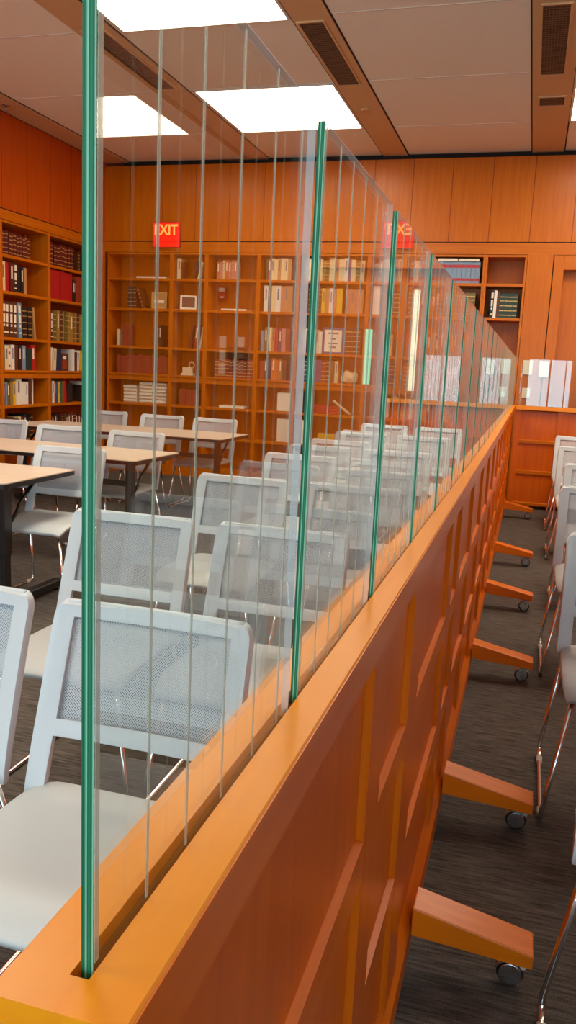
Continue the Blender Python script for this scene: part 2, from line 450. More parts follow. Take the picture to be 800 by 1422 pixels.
v = make_vent('air_vent', 1.25, .17); v.location = (-1.68, 6.47, zs); v['label'] = 'long bronze air vent in the tan ceiling strip beside the lit lamp above the glass'
dup(v, (-.07, 6.47, zs), 0, 'long bronze air vent in the tan ceiling strip above the end of the rail')
dup(v, (-3.28, 6.35, zs), 0, 'long bronze air vent in the tan ceiling strip seen through the first glass panel')
dup(v, (-1.68, 3.3, zs), 0, 'bronze air vent above the glass, second from the back wall in its strip')
v2 = make_vent('air_vent', .22, .2); v2.location = (-.06, 7.75, zs); v2['label'] = 'small tan grille in the ceiling strip between long vent and back wall'
tag(MB().cyl((0, 0, -.008), 'Z', .045, .016, M['strip'], 24, .004).build('sprinkler_cover', None, None, (-1.67, 7.77, zs)), 'small round tan cover plate in the ceiling strip beyond the long vent', 'sprinkler cover')
sp = thing('ceiling_sprinkler', 'small metal sprinkler hanging under the ceiling by the left wall', 'sprinkler', (-5.05, 7.2, zs))
MB().cyl((0, 0, -.003), 'Z', .04, .006, M['steel'], 20).build('escutcheon', None, sp)
MB().cyl((0, 0, -.03), 'Z', .011, .05, M['steel'], 12).cyl((0, 0, -.057), 'Z', .022, .004, M['steel'], 16).build('nozzle', None, sp)

# ------------------------------------------------------------------ exit signs and wall plates
def text_mesh(name, body, size, depth, m, parent, loc, rot=(PI/2, 0, 0), sx=1.0):
    cu = bpy.data.curves.new(name, 'FONT'); cu.body = body; cu.size = size; cu.extrude = depth; cu.align_x = 'CENTER'; cu.offset = size*.02
    o = bpy.data.objects.new(name, cu); C.objects.link(o); bpy.context.view_layer.update()
    me = bpy.data.meshes.new_from_object(o.evaluated_get(bpy.context.evaluated_depsgraph_get()))
    bpy.data.objects.remove(o); bpy.data.curves.remove(cu)
    me.materials.clear(); me.materials.append(m)
    o = bpy.data.objects.new(name, me); C.objects.link(o); o.parent = parent; o.location = loc; o.rotation_euler = rot; o.scale = (sx, 1, 1)
    return o
def exit_sign(x, z, label):
    r = thing('exit_sign', label, 'sign', (x, YB, z), 0, 'red exit signs')
    MB().box(-.178, .178, -.05, -.001, -.15, .15, M['alarm'], .006).build('housing', None, r)
    MB().box(-.168, .168, -.054, -.0495, -.14, .14).build('face', M['signred'], r)
    text_mesh('lettering', 'EXIT', .165, .0015, M['signlit'], r, (0, -.0555, .0), sx=.9)
    return r
exit_sign(-4.365, 2.90, 'red lit EXIT sign above the bookcases seen through the first glass panel')
exit_sign(1.21, 2.90, 'red lit EXIT sign above the double doors, mirrored in the third glass panel')

def plate(x, z, wd, ht, gangs, label, name='light_switch', cat='light switch', th=.012):
    r = thing(name, label, cat, (x, YB, z), 0, 'pale wall plates')
    MB().box(-wd/2, wd/2, -th, -.0005, -ht/2, ht/2, M['white'], .003).build('plate', None, r)
    for g in range(gangs):
        gx = (g-(gangs-1)/2)*wd/gangs
        MB().box(gx-wd/gangs*.28, gx+wd/gangs*.28, -th-.004, -th, -ht*.3, ht*.3, M['white'], .0015).build('rocker' if name == 'light_switch' else 'socket', None, r)
    return r
plate(-.062, 1.52, .10, .155, 2, 'cream two-gang light switch on the wood between bookcase and door')
plate(.108, 1.507, .10, .16, 1, 'cream thermostat box on the door casing', 'thermostat', 'thermostat', .03)
plate(-.055, 1.247, .085, .105, 2, 'cream wall outlet low on the wood below the two-gang switch', 'wall_outlet', 'outlet')
# plates by the right-hand wall, seen mirrored in the first glass panel
for x, z, wd, ht, lb in ((3.25, 1.67, .085, .14, 'upper cream switch plate by the far right corner, mirrored in the glass'),
                         (3.25, 1.51, .08, .13, 'middle cream switch plate by the far right corner, mirrored in the glass'),
                         (3.25, 1.35, .08, .14, 'lowest cream switch plate by the far right corner, mirrored in the glass'),
                         (3.02, 1.67, .09, .13, 'cream switch plate over the black boxes, mirrored in the glass')):
    plate(x, z, wd, ht, 1, lb)
fa = thing('wall_mounted_fire_alarm', 'red fire alarm on the back wall, mirrored in the first glass panel', 'fire alarm', (3.265, YB, 2.235))
MB().box(-.05, .05, -.05, -.0005, -.075, .075, M['alarm'], .008).build('housing', None, fa)
MB().box(-.035, .035, -.06, -.0501, .015, .06, M['white'], .004).build('strobe', None, fa)
MB().box(-.02, .02, -.053, -.0501, -.055, -.04, M['white']).build('marking', None, fa)
for z, h, lb in ((1.54, .15, 'upper black control box under a cream plate, mirrored in the glass'), (1.38, .13, 'lower black control box with a pale key pad, mirrored in the glass')):
    r = thing('wall_mounted_control_box', lb, 'control box', (3.05, YB, z))
    MB().box(-.12, .12, -.05, -.0005, -h/2, h/2, M['black'], .006).build('housing', None, r)
    k = MB()
    for i in range(3):
        for j in range(3): k.box(-.07+i*.03-.011, -.07+i*.03+.011, -.053, -.0501, -.04+j*.03-.01, -.04+j*.03+.01, M['whitedark'])
    k.build('key_pad', None, r)

# ------------------------------------------------------------------ bookcases
SH = [2.40, 2.04, 1.58, 1.245, .88, .51, .12]          # tops of the shelves
CD = .34                                             # depth
TS = .024                                            # half a post
def bookcase(name, label, L, loc, rz, top=2.70):
    r = thing(name, label, 'bookcase', loc, rz, 'built-in bookcases')
    for s in (0, 1):
        x0, x1 = (0, TS) if s == 0 else (L-TS, L)
        MB().box(x0, x1, 0, CD, 0, top, M['wood'], .002).build('side_panel', None, r)
    MB().box(TS, L-TS, CD-.012, CD, 0, top, M['wood']).build('back_panel', None, r)
    MB().box(TS, L-TS, .002, CD-.012, top-.022, top, M['woodx']).build('top_panel', None, r)
    for i, z in enumerate(SH):
        th = .085 if i == 3 else .03
        if i == 6: th = .118
        b = MB()
        if i == 3:
            b.box(TS, L-TS, -.012, CD-.012, z-.025, z, M['woodx'], .003); b.box(TS, L-TS, .004, .024, z-th, z-.026, M['woodx'], .002)
        else: b.box(TS, L-TS, .004, CD-.012, z-th, z, M['woodx'], .002)
        b.build('plinth' if i == 6 else 'shelf', None, r)
    return r
BX = [-5.17, -4.306, -3.852, -3.193, -2.714, -1.878, -1.475, -.604, -.168]
for i in range(8):
    kind = 'wide' if BX[i+1]-BX[i] > .6 else 'narrow'
    bookcase('bookcase', '%s wooden bookcase in the back wall, %s from the left corner' % (kind, ORD[i]), BX[i+1]-BX[i]-.001, (BX[i], YB, 0), 0)
LY = [6.44, 7.30, 8.157, 9.288]
for i in range(3):
    lab = ['wooden bookcase in the left wall, at the left picture edge', 'wooden bookcase in the left wall, second from the back corner', 'wooden bookcase in the left wall, next to the back corner, behind the glass edge'][i]
    bookcase('bookcase', lab, LY[i+1]-LY[i]-.001, (XL, LY[i], 0), PI/2, 2.725)

# ------------------------------------------------------------------ books
colcache = {}
PAL = dict(cream=(226, 206, 160), white=(228, 222, 208), red=(176, 26, 22), darkred=(92, 22, 18), brown=(92, 48, 26), darkbrown=(48, 28, 20), black=(26, 24, 26),
           tan=(190, 140, 84), blue=(46, 84, 140), navy=(26, 44, 78), teal=(36, 84, 92), green=(58, 92, 62), darkgreen=(32, 52, 42), gold=(160, 124, 52), olive=(112, 92, 44),
           yellow=(222, 180, 44), grey=(140, 140, 142), steelblue=(120, 146, 172), orange=(206, 108, 40), purple=(110, 78, 120), pink=(196, 130, 110), rust=(150, 58, 30))
NAMES = dict(cream='cream', white='white', red='red', darkred='dark red', brown='brown', darkbrown='dark brown', black='black', tan='tan', blue='blue', navy='navy', teal='teal', green='green',
             darkgreen='dark green', gold='gold', olive='olive', yellow='yellow', grey='grey', steelblue='pale blue', orange='orange', purple='purple', pink='pink', rust='rust')
def cmat(c):
    if c not in colcache: colcache[c] = principled('cover_'+c, lin(PAL[c]), .5)
    return colcache[c]
meshcache = {}
def book_mesh(c, w, h, d, deco):
    w, h, d = round(w, 3), round(h, 2), round(d, 2); key = (c, w, h, d, deco)
    if key in meshcache: return meshcache[key], w
    b = MB(); t = min(.003, w*.15); k = cmat(c)
    b.box(-w/2, w/2, 0, t, 0, h, k)                               # spine
    b.box(-w/2, -w/2+t, t, d, 0, h, k); b.box(w/2-t, w/2, t, d, 0, h, k)
    b.box(-w/2+t, w/2-t, t, d-.004, .004, h-.004, M['pages'])
    e = .0008
    if deco == 'bands':
        for z in (.12, .3, .5, .7, .86): b.box(-w/2*.96, w/2*.96, -e, 0, h*z-.004, h*z+.004, M['gilt'])
    elif deco == 'label':
        b.box(-w/2*.62, w/2*.62, -e, 0, h*.72, h*.92, M['paper']); b.box(-w/2*.62, w/2*.5, -e, 0, h*.42, h*.66, M['paper']); b.box(-w/2*.4, w/2*.4, -e, 0, h*.30, h*.37, M['paper']); b.box(-w/2*.7, w/2*.7, -e, 0, h*.12, h*.16, M['paper'])
    elif deco == 'title':
        b.box(-w/2*.35, w/2*.35, -e, 0, h*.45, h*.88, M['ink'] if c in ('white', 'cream', 'tan', 'yellow') else M['paper'])
    elif deco == 'redlabel':
        b.box(-w/2*.92, w/2*.92, -e, 0, h*.72, h*.86, cmat('red')); b.box(-w/2*.92, w/2*.92, -e, 0, h*.12, h*.24, cmat('red'))
    o = b.build('book', None); me = o.data; bpy.data.objects.remove(o); meshcache[key] = me
    return me, w
DECO = dict(bands='gilt-banded ', label='paper-labelled ', title='', redlabel='red-labelled ')
def put_book(me, loc, rz, lean, label, group):
    o = bpy.data.objects.new('book', me); C.objects.link(o)
    o.location = loc; o.rotation_euler = (0, lean, rz)
    return tag(o, label, 'book', group)
def row(L, org, rz, r, spec, where, start=.03, group=None):
    """spec: list of (colour, width, height, deco, lean_deg) or (None, gap). where = words naming the bookcase."""
    x = TS+start; k = 0; total = sum(1 for s in spec if s[0])
    for s in spec:
        if s[0] is None: x += s[1]; continue
        c, w, h, deco = s[:4]; lean = math.radians(s[4]) if len(s) > 4 else 0
        d = min(.2, max(.13, h*.72)) + random.uniform(-.01, .01)
        me, w = book_mesh(c, w, h, d, deco)
        foot = w*math.cos(lean)+h*math.sin(abs(lean))
        if x+foot > L-TS-.003: break
        if lean >= 0: px = x+w/2*math.cos(lean); 
        else: px = x+h*math.sin(-lean)+w/2*math.cos(lean)
        pz = SH[r]+abs(math.sin(lean))*w/2+.0008
        py = .035+random.uniform(0, .02)
        lx, ly = (px, py) if rz == 0 else (-py, px)
        size = 'tall' if h > .275 else ('short' if h < .19 else '')
        desc = (('leaning ' if abs(lean) > .03 else '')+(size+' ' if size and not lean else '')+DECO.get(deco, '')+NAMES[c])
        k += 1
        lb = '%s book, %s from left, %s shelf down, %s' % (desc, ORD[k-1], ORD[r], where)
        put_book(me, (org[0]+lx, org[1]+ly, pz), rz, lean, lb, group)
        x += foot+.0015
def setrow(c, n, w, h, deco, jit=.0):
    return [(c, w+random.choice((-.003, 0, .003)), h+random.choice((-1, 0, 1))*jit, deco) for _ in range(n)]
def mixed(cols, n, w=(.022, .05), h=(.2, .27), decos=('title', 'title', 'bands', None)):
    return [(random.choice(cols), round(random.uniform(*w)/.006)*.006, round(random.uniform(*h)/.02)*.02, random.choice(decos)) for _ in range(n)]

def leftrow(i, r, spec, start=.03):
    wh = ['', 'left-wall bookcase second from corner', 'left-wall bookcase beside back corner'][i]
    row(LY[i+1]-LY[i], (XL, LY[i]), PI/2, r, spec, wh, start, 'books in the left wall')
def backrow(i, r, spec, start=.03):
    row(BX[i+1]-BX[i], (BX[i], YB), 0, r, spec, '%s back bookcase' % ORD[i], start, 'books in the back wall')
# left wall, second case from the corner
leftrow(1, 0, setrow('darkred', 11, .045, .23, 'bands', .01), .02)
leftrow(1, 1, [('cream', .07, .29, 'title'), ('red', .075, .29, None), ('darkred', .07, .29, 'title'), ('darkbrown', .06, .3, 'label'), ('black', .055, .27, None), ('black', .05, .27, 'title'), ('tan', .055, .27, None)], .02)
leftrow(1, 2, [('brown', .078, .36, 'label')]+[('brown', .066, .36, 'label') for _ in range(3)]+[('steelblue', .06, .36, 'label', -3), ('darkbrown', .08, .33, 'bands', -2), ('darkbrown', .075, .33, 'bands', -2), ('tan', .03, .33, None, -6)], .02)
leftrow(1, 3, [('darkbrown', .05, .22, None), ('cream', .06, .25, 'title'), ('white', .05, .22, 'redlabel'), ('white', .055, .26, 'title'), ('brown', .06, .26, None), ('darkbrown', .05, .26, 'title'), ('red', .042, .25, None), ('steelblue', .06, .26, 'title'), ('darkgreen', .085, .23, None), ('red', .085, .27, 'title')], .02)
leftrow(1, 4, [('blue', .045, .22, 'title'), ('steelblue', .04, .24, None), ('olive', .05, .23, 'title'), ('gold', .045, .25, None), ('yellow', .045, .25, 'title'), ('white', .09, .28, 'title'), ('white', .085, .24, None), ('white', .055, .24, 'title'), ('brown', .05, .27, None), ('white', .042, .28, 'title')], .02)
leftrow(1, 5, mixed(['darkbrown', 'darkred', 'black', 'brown', 'cream'], 11, (.04, .06), (.2, .26)), .03)
# left wall, case in the corner
leftrow(2, 0, setrow('darkred', 9, .056, .24, 'bands', .01)+[(None, .12)]+mixed(['brown', 'darkbrown', 'darkred'], 6, (.04, .05), (.2, .24)), .03)
leftrow(2, 1, setrow('red', 10, .05, .32, None)+setrow('darkbrown', 2, .04, .25, 'title')+setrow('rust', 5, .05, .3, None), .01)
leftrow(2, 2, [('brown', .06, .35, 'label'), ('brown', .05, .33, 'label'), ('olive', .06, .34, 'bands'), ('gold', .05, .34, 'title'), ('brown', .06, .35, 'bands'), ('gold', .055, .34, 'bands'), ('olive', .055, .34, 'bands'), ('gold', .05, .34, 'bands'), ('gold', .05, .33, 'title'), ('olive', .055, .34, 'bands'), ('gold', .055, .34, 'bands'), ('brown', .055, .34, 'bands'), ('gold', .055, .33, 'bands'), ('gold', .055, .33, 'bands'), ('olive', .05, .33, 'bands')], .02)
leftrow(2, 3, [('white', .08, .26, None, 4), ('cream', .06, .25, 'title', 4), ('navy', .1, .24, None), (None, .22), ('white', .06, .25, None), ('brown', .05, .22, None), ('white', .05, .24, 'title', 6), ('yellow', .05, .24, None, 7), ('cream', .05, .23, 'title', 8)], .02)
leftrow(2, 4, [('white', .03, .25, None), ('darkbrown', .04, .25, 'title'), ('white', .04, .25, 'title'), ('red', .04, .24, 'title'), ('blue', .035, .24, None), ('yellow', .03, .24, 'title'), ('green', .035, .24, None), ('olive', .035, .25, None), ('red', .07, .25, None, -4), ('darkbrown', .06, .22, None), ('black', .05, .22, None), (None, .2), ('darkbrown', .05, .2, None), ('white', .06, .24, None), ('white', .05, .24, 'title')], .02)
leftrow(2, 5, mixed(['darkred', 'darkbrown', 'brown'], 14, (.045, .06), (.2, .26)), .03)
# a face-out volume on the corner case
fo = thing('book', 'brown book facing out on the left-wall corner bookcase beside white books', 'book', (XL-.07, 8.157+.40, SH[3]+.001), PI/2, 'books in the left wall')
MB().box(-.085, .085, -.012, .012, 0, .2, cmat('brown'), .002).build('cover', None, fo)
MB().box(-.05, .05, -.0135, -.0121, .02, .12, cmat('rust')).box(-.035, .035, -.0135, -.0121, .13, .17, M['paper']).build('cover_print', None, fo)

# back wall, first (wide) case: mostly empty, with stacked pale volumes
backrow(0, 1, [(None, .2), ('darkbrown', .036, .26, 'bands'), ('darkbrown', .036, .26, 'bands'), ('darkbrown', .036, .26, 'bands'), ('brown', .03, .26, 'bands', -20)])
backrow(0, 2, [(None, .06), ('cream', .03, .2, None), (None, .05), ('rust', .03, .26, None), ('rust', .03, .26, None), (None, .4), ('brown', .03, .26, 'title'), ('darkbrown', .03, .26, 'title')])
backrow(0, 3, setrow('rust', 18, .04, .22, None, .01), .1)
for cx, n, bx in ((.30, 5, 'left'), (.52, 6, 'middle'), (.715, 6, 'right')):
    for j in range(n):
        b = thing('boxed_volume', 'pale boxed volume, %s from the bottom of the %s stack in the corner back bookcase' % (ORD[j], bx), 'book', (BX[0]+cx+random.uniform(-.004, .004), YB+.05, SH[4]+.001+j*.043), 0, 'pale volumes stacked in the corner')
        MB().box(-.09, .09, 0, .2, 0, .04, M['paper'], .003).build('slipcase', None, b)
        MB().box(-.086, .086, -.002, .0, .004, .0125, M['tanband'] if 'tanband' in M else cmat('tan')).build('band', None, b)
tag(MB().box(-.2, .2, 0, .2, 0, .022, M['paper'], .003).build('flat_paper_stack', None, None, (BX[0]+.58, YB+.03, SH[0]+.001)), 'flat pale stack of paper lying on the top shelf of the corner back bookcase', 'paper stack')
def frame_thing(label, w, h, loc, rz, tilt, fm, name='picture_frame'):
    r = thing(name, label, 'picture frame', loc, rz); r.rotation_euler = (tilt, 0, rz); t = .022
    f = MB()
    f.box(-w/2, -w/2+t, -.012, .008, 0, h, fm, .002); f.box(w/2-t, w/2, -.012, .008, 0, h, fm, .002)
    f.box(-w/2+t, w/2-t, -.012, .008, 0, t, fm, .002); f.box(-w/2+t, w/2-t, -.012, .008, h-t, h, fm, .002)
    f.build('frame', None, r)
    return r, w-2*t, h-2*t, t
r, a, b, t = frame_thing('gold framed picture standing on second shelf of the corner back bookcase', .2, .2, (BX[0]+.68, YB+.06, SH[1]+.001), .1, -.06, M['gilt'])
MB().box(-a/2, a/2, -.004, .004, t, t+b, cmat('tan')).build('picture', None, r)
MB().box(-a/2*.8, a/2*.8, -.0055, -.0041, t+b*.3, t+b*.55, M['paper']).build('caption', None, r)
r, a, b, t = frame_thing('small cream framed picture turned aside, second back bookcase from the corner', .2, .17, (BX[1]+.20, YB+.07, SH[1]+.001), .35, -.12, M['paper'])
MB().box(-a/2, a/2, -.004, .004, t, t+b, cmat('brown')).build('picture', None, r)
# second (narrow)
backrow(1, 0, [('cream', .05, .24, 'title'), ('brown', .03, .2, None), (None, .12), ('brown', .03, .22, None, 8), ('cream', .03, .2, 'title', 14)])
backrow(1, 2, [(None, .18), ('brown', .03, .28, None, 6), ('rust', .04, .28, 'title', 6), ('cream', .02, .26, None, 8)])
cup = thing('glass_trophy', 'small pale trophy cup on fourth shelf down of the second back bookcase', 'trophy', (BX[1]+.2, YB+.1, SH[3]+.001))
MB().box(-.08, .08, -.04, .04, 0, .03, M['stone'], .004).box(-.06, .06, -.03, .03, .03, .1, M['stone'], .004).build('base', None, cup)
hp = [(.05+.035*math.cos(t), 0, .13+.035*math.sin(t)) for t in [k*2*PI/16 for k in range(17)]]
MB().tube(hp, .006, M['stone'], 8).build('ring', None, cup)
backrow(1, 4, [(None, .06)]+setrow('rust', 6, .04, .2, None))
tag(MB().box(-.17, .17, 0, .2, 0, .06, M['black'], .006).build('flat_case', None, None, (BX[1]+.225, YB+.03, SH[4]+.225)) if False else MB().box(-.17, .17, 0, .2, 0, .05, M['black'], .006).build('document_case', None, None, (BX[1]+.225, YB+.03, SH[5]+.001)), 'flat black case lying low in the second back bookcase', 'case')
# third (medium)
backrow(2, 0, [(None, .06)]+mixed(['tan', 'cream', 'pink', 'orange'], 7, (.03, .04), (.2, .24)))
tag(MB().box(-.16, .16, 0, .2, 0, .02, M['paper'], .002).build('flat_paper_stack', None, None, (BX[2]+.35, YB+.03, SH[1]+.001)), 'thin pale stack of paper on the second shelf of the third back bookcase', 'paper stack')
backrow(2, 3, setrow('rust', 14, .036, .22, 'bands', .01), .1)
tag(MB().box(-.16, .16, 0, .2, 0, .03, M['paper'], .002).build('flat_paper_stack', None, None, (BX[2]+.36, YB+.03, SH[4]+.001)), 'pale stack of paper lying on the fifth shelf of the third back bookcase', 'paper stack')
# fourth (narrow)
backrow(3, 0, [('green', .03, .24, None), ('red', .03, .25, 'title'), ('cream', .04, .25, 'title'), ('cream', .04, .24, None), ('tan', .04, .25, 'title'), ('cream', .04, .25, None), ('cream', .04, .25, 'title'), ('tan', .04, .24, None)], .05)
backrow(3, 1, [('white', .05, .3, 'title'), ('brown', .04, .29, None), ('cream', .05, .3, None), ('white', .06, .3, 'title'), ('pink', .04, .29, None), ('tan', .05, .3, 'title'), ('tan', .05, .3, None)], .04)
backrow(3, 2, [('steelblue', .04, .24, None), ('olive', .04, .28, 'title'), ('cream', .05, .28, None), ('tan', .04, .26, 'title'), ('red', .04, .27, None), ('purple', .04, .27, 'title'), ('pink', .05, .27, None), ('rust', .05, .26, None)], .02)
backrow(3, 3, [('rust', .05, .22, None), ('brown', .04, .24, 'title'), ('navy', .05, .25, None), ('orange', .05, .26, 'title'), ('orange', .04, .24, None), ('gold', .04, .25, 'title'), ('brown', .05, .24, None)], .02)
tag(MB().box(-.08, .08, 0, .2, 0, .22, M['paper'], .006).build('archive_box', None, None, (BX[3]+.36, YB+.04, SH[4]+.001)), 'white archive box standing low in the fourth back bookcase', 'box')
tag(MB().box(-.08, .08, 0, .2, 0, .28, M['paper'], .006).build('archive_box', None, None, (BX[3]+.37, YB+.04, SH[5]+.001)), 'white archive box on the sixth shelf of the fourth back bookcase', 'box')
# fifth (wide)
backrow(4, 0, [('white', .05, .26, 'title'), ('cream', .05, .25, None), ('white', .05, .26, 'title'), ('cream', .05, .25, None), ('gold', .04, .23, 'bands'), ('olive', .04, .23, 'bands'), ('cream', .06, .26, None), ('tan', .05, .25, 'title'), ('cream', .06, .25, None), ('white', .05, .26, 'title'), ('purple', .03, .25, None), ('cream', .05, .24, None), ('olive', .05, .23, 'bands'), ('cream', .05, .23, 'title')], .05)
backrow(4, 1, [(None, .08), ('brown', .05, .3, 'bands'), ('brown', .05, .3, 'bands'), ('brown', .05, .3, 'bands'), ('yellow', .045, .28, 'title'), ('tan', .045, .28, None), ('white', .04, .28, 'title'), ('pink', .04, .27, None), ('yellow', .07, .28, None), (None, .04), ('pink', .05, .27, None), ('tan', .05, .27, 'title'), ('pink', .05, .27, None), ('tan', .05, .27, None)])
backrow(4, 2, [('tan', .03, .3, 'title'), ('white', .04, .28, 'label'), ('black', .03, .26, None), (None, .03), ('tan', .04, .26, None), ('cream', .045, .27, 'title'), ('white', .04, .25, None), (None, .27), ('brown', .045, .3, 'bands'), ('brown', .045, .3, 'bands'), ('brown', .045, .3, 'bands'), ('brown', .045, .3, 'bands')])
backrow(4, 3, [('teal', .055, .28, 'title'), ('navy', .055, .27, 'bands'), ('navy', .05, .27, 'bands'), ('purple', .06, .26, None), ('purple', .05, .26, None), ('rust', .05, .26, 'bands'), ('brown', .05, .27, 'bands'), ('olive', .05, .25, None), ('cream', .04, .25, 'title')])
backrow(4, 4, [('tan', .03, .24, None), ('yellow', .035, .25, 'title'), ('black', .05, .25, None), ('white', .03, .24, 'title', 5)])
backrow(4, 5, [('white', .03, .27, 'title'), ('black', .035, .26, 'title'), ('white', .04, .28, None), ('darkbrown', .04, .26, 'title'), (None, .12), ('yellow', .2, .14, None)])
r, a, b, t = frame_thing('blue frame with a white printed notice standing among books, fifth back bookcase', .25, .30, (BX[4]+.448, YB+.05, SH[2]+.001), 0, -.05, M['blueframe'])
MB().box(-a/2, a/2, -.004, .004, t, t+b, M['paper']).build('notice', None, r)
k = MB()
for z, wd in ((.8, .6), (.55, .3), (.35, .55), (.18, .4)): k.box(-a/2*wd, a/2*wd, -.0055, -.0041, t+b*z, t+b*(z+.07), M['ink'])
k.build('printed_lines', None, r)
# pale carved ornament
om = bmesh.new(); bmesh.ops.create_icosphere(om, subdivisions=3, radius=1)
for v in om.verts:
    p = v.co
    q = .8+.18*math.sin(5*p.x+1)*math.cos(4*p.z)+.12*math.sin(9*p.y+3*p.x)
    v.co = Vector((p.x*.12*q, p.y*.06*q, (p.z*.5+.5)*.2*(1-.45*abs(p.x))*q+.0))
zmin = min(v.co.z for v in om.verts)
for v in om.verts: v.co.z -= zmin
for f in om.faces: f.smooth = True
me = bpy.data.meshes.new('carved_ornament'); om.to_mesh(me); om.free(); me.materials.append(M['stone'])
o = bpy.data.objects.new('carved_ornament', me); C.objects.link(o); o.location = (BX[4]+.66, YB+.12, SH[3]+.001)
tag(o, 'pale carved ornament on the fourth shelf of the fifth back bookcase', 'ornament')
for j in range(3):
    o = MB().box(-.15, .15, 0, .2, 0, .032, cmat('red'), .003).build('book', None, None, (BX[4]+.42, YB+.04, SH[4]+.001+j*.034))
    tag(o, 'red book lying flat, %s from the bottom of the pile, fifth back bookcase' % ORD[j], 'book', 'books in the back wall')
o = MB().box(-.012, .012, 0, .02, 0, .26, M['stone'], .003).build('wooden_pointer', None, None, (BX[4]+.705, YB+.03, SH[4]+.012)); o.rotation_euler = (0, -.95, 0)
tag(o, 'pale stick leaning sideways on the fifth shelf of the fifth back bookcase', 'stick')
# sixth (narrow)
backrow(5, 0, [('grey', .05, .2, None), ('grey', .05, .22, 'title'), ('white', .06, .25, None), ('teal', .05, .25, 'title'), ('steelblue', .05, .26, None), ('cream', .05, .26, 'title')])
backrow(5, 1, [('white', .08, .32, None), (None, .03), ('black', .05, .27, 'bands'), ('black', .05, .27, 'bands'), ('black', .05, .27, 'bands'), ('black', .05, .27, 'bands')])
backrow(5, 2, [('green', .05, .28, None), (None, .08), ('green', .04, .28, 'title'), ('olive', .04, .26, None), ('cream', .04, .24, 'title')])
backrow(5, 3, [(None, .1), ('black', .05, .26, 'bands'), ('black', .05, .26, 'bands'), ('navy', .05, .26, 'bands'), ('navy', .05, .26, 'bands')])
backrow(5, 4, [(None, .12), ('darkgreen', .05, .24, None), ('black', .05, .25, 'title'), ('white', .04, .22, None)])
# seventh (wide)
backrow(6, 0, [('grey', .05, .22, 'redlabel'), ('white', .05, .23, None)]+setrow('steelblue', 13, .05, .23, 'redlabel'))
backrow(6, 1, mixed(['brown', 'rust', 'darkbrown'], 10, (.036, .05), (.24, .3))+[(None, .03)]+setrow('olive', 5, .05, .26, 'bands'))
backrow(6, 2, mixed(['brown', 'tan', 'rust', 'orange'], 15, (.04, .054), (.24, .32)))
backrow(6, 3, setrow('rust', 9, .05, .25, 'bands')+setrow('pink', 6, .05, .24, 'bands'))
backrow(6, 4, mixed(['brown', 'white', 'tan', 'darkgreen'], 14, (.04, .054), (.2, .26)))
for k, cx in enumerate((.24, .47)):
    tag(MB().box(-.11, .11, 0, .18, 0, .028, M['paper'], .003).build('flat_pamphlet', None, None, (BX[6]+cx+.22, YB+.03, SH[0]+.235)), ('left' if k == 0 else 'right')+' of two white pamphlets lying on top of the blue set', 'pamphlet')
# eighth (narrow)
backrow(7, 1, [('black', .035, .29, 'label'), ('white', .03, .29, None), ('brown', .03, .28, None)]+setrow('darkgreen', 6, .045, .26, 'bands'), .06)

# ------------------------------------------------------------------ the long rolling partition
Y0, Y1 = .287, 9.145
xc0, xc1 = -.220, -.1465
sl0, sl1 = SL-.0060, SL+.0044
xb = -.168; xp = -.179; xk = -.200
part = thing('rolling_partition', 'long orange-brown wooden partition rail on wheels running to the back wall', 'partition', (0, 0, 0))
c = MB()
c.prism([(xc0, RT-.045), (xc1, RT-.045), (xc1, RT-.0015), (xc1-.0015, RT), (sl1, RT), (sl1, RT-.010), (sl0, RT-.010), (sl0, RT), (xc0+.0015, RT), (xc0, RT-.0015)], 'Y', .310, Y1, M['cap'])
c.prism([(xc0, RT-.045), (xc1, RT-.045), (xc1, RT-.0015), (xc1-.0015, RT), (xc0+.0015, RT), (xc0, RT-.0015)], 'Y', Y0, .310, M['cap'])
c.box(sl0+.0002, sl1-.0002, .3105, Y1-.001, RT-.0099, RT-.0085, M['groove'])
c.build('cap_rail', None, part)
MB().box(xc1, xc1+.0012, Y0, Y1, RT-.045, RT-.0016, M['bodyy']).build('cap_side_shade', None, part)  # darker veneer laid over the cap's side paints in its shade
cols = [(.36, 1.05), (1.16, 1.46), (1.60, 2.20), (2.31, 2.51), (2.62, 3.07)]
y = 3.18
while y < 8.9:
    cols.append((y, min(y+.50, 9.05))); y += .61
rws = [(.760, 1.03), (.440, .69), (.15, .375)]
b = MB()
b.box(xk, xp, Y0+.012, Y1, .04, RT-.045, M['body'])                         # recessed panels
zz = [.04]+[z for r_ in reversed(rws) for z in r_]+[RT-.045]
for z0, z1 in ((.375, .440), (.69, .760), (1.03, RT-.045)):                  # horizontal frame members, sloped ledge on top
    dz = min(.006, (z1-z0)*.3)
    b.prism([(xp, z0), (xb, z0), (xb, z1-dz), (xp, z1)], 'Y', Y0+.012, Y1, M['bodyy'])
ys = [Y0+.012]+[v for q in cols for v in q]+[Y1]
for a_, b_ in zip(ys[0::2], ys[1::2]):
    b.prism([(xp, a_-.008), (xb+.0004, a_), (xb+.0004, b_), (xp, b_+.008)], 'Z', .05, RT-.045, M['body'])
b.build('panel_body', None, part)
MB().prism([(-.158, .03), (-.158, .105), (-.179, .15), (-.2, .15), (-.2, .03)], 'Y', Y0+.012, Y1, M['bodyy']).build('base_rail', None, part)
MB().box(-.21, -.2, Y0+.012, Y1, .03, RT-.045, M['body']).build('rear_panel', None, part)

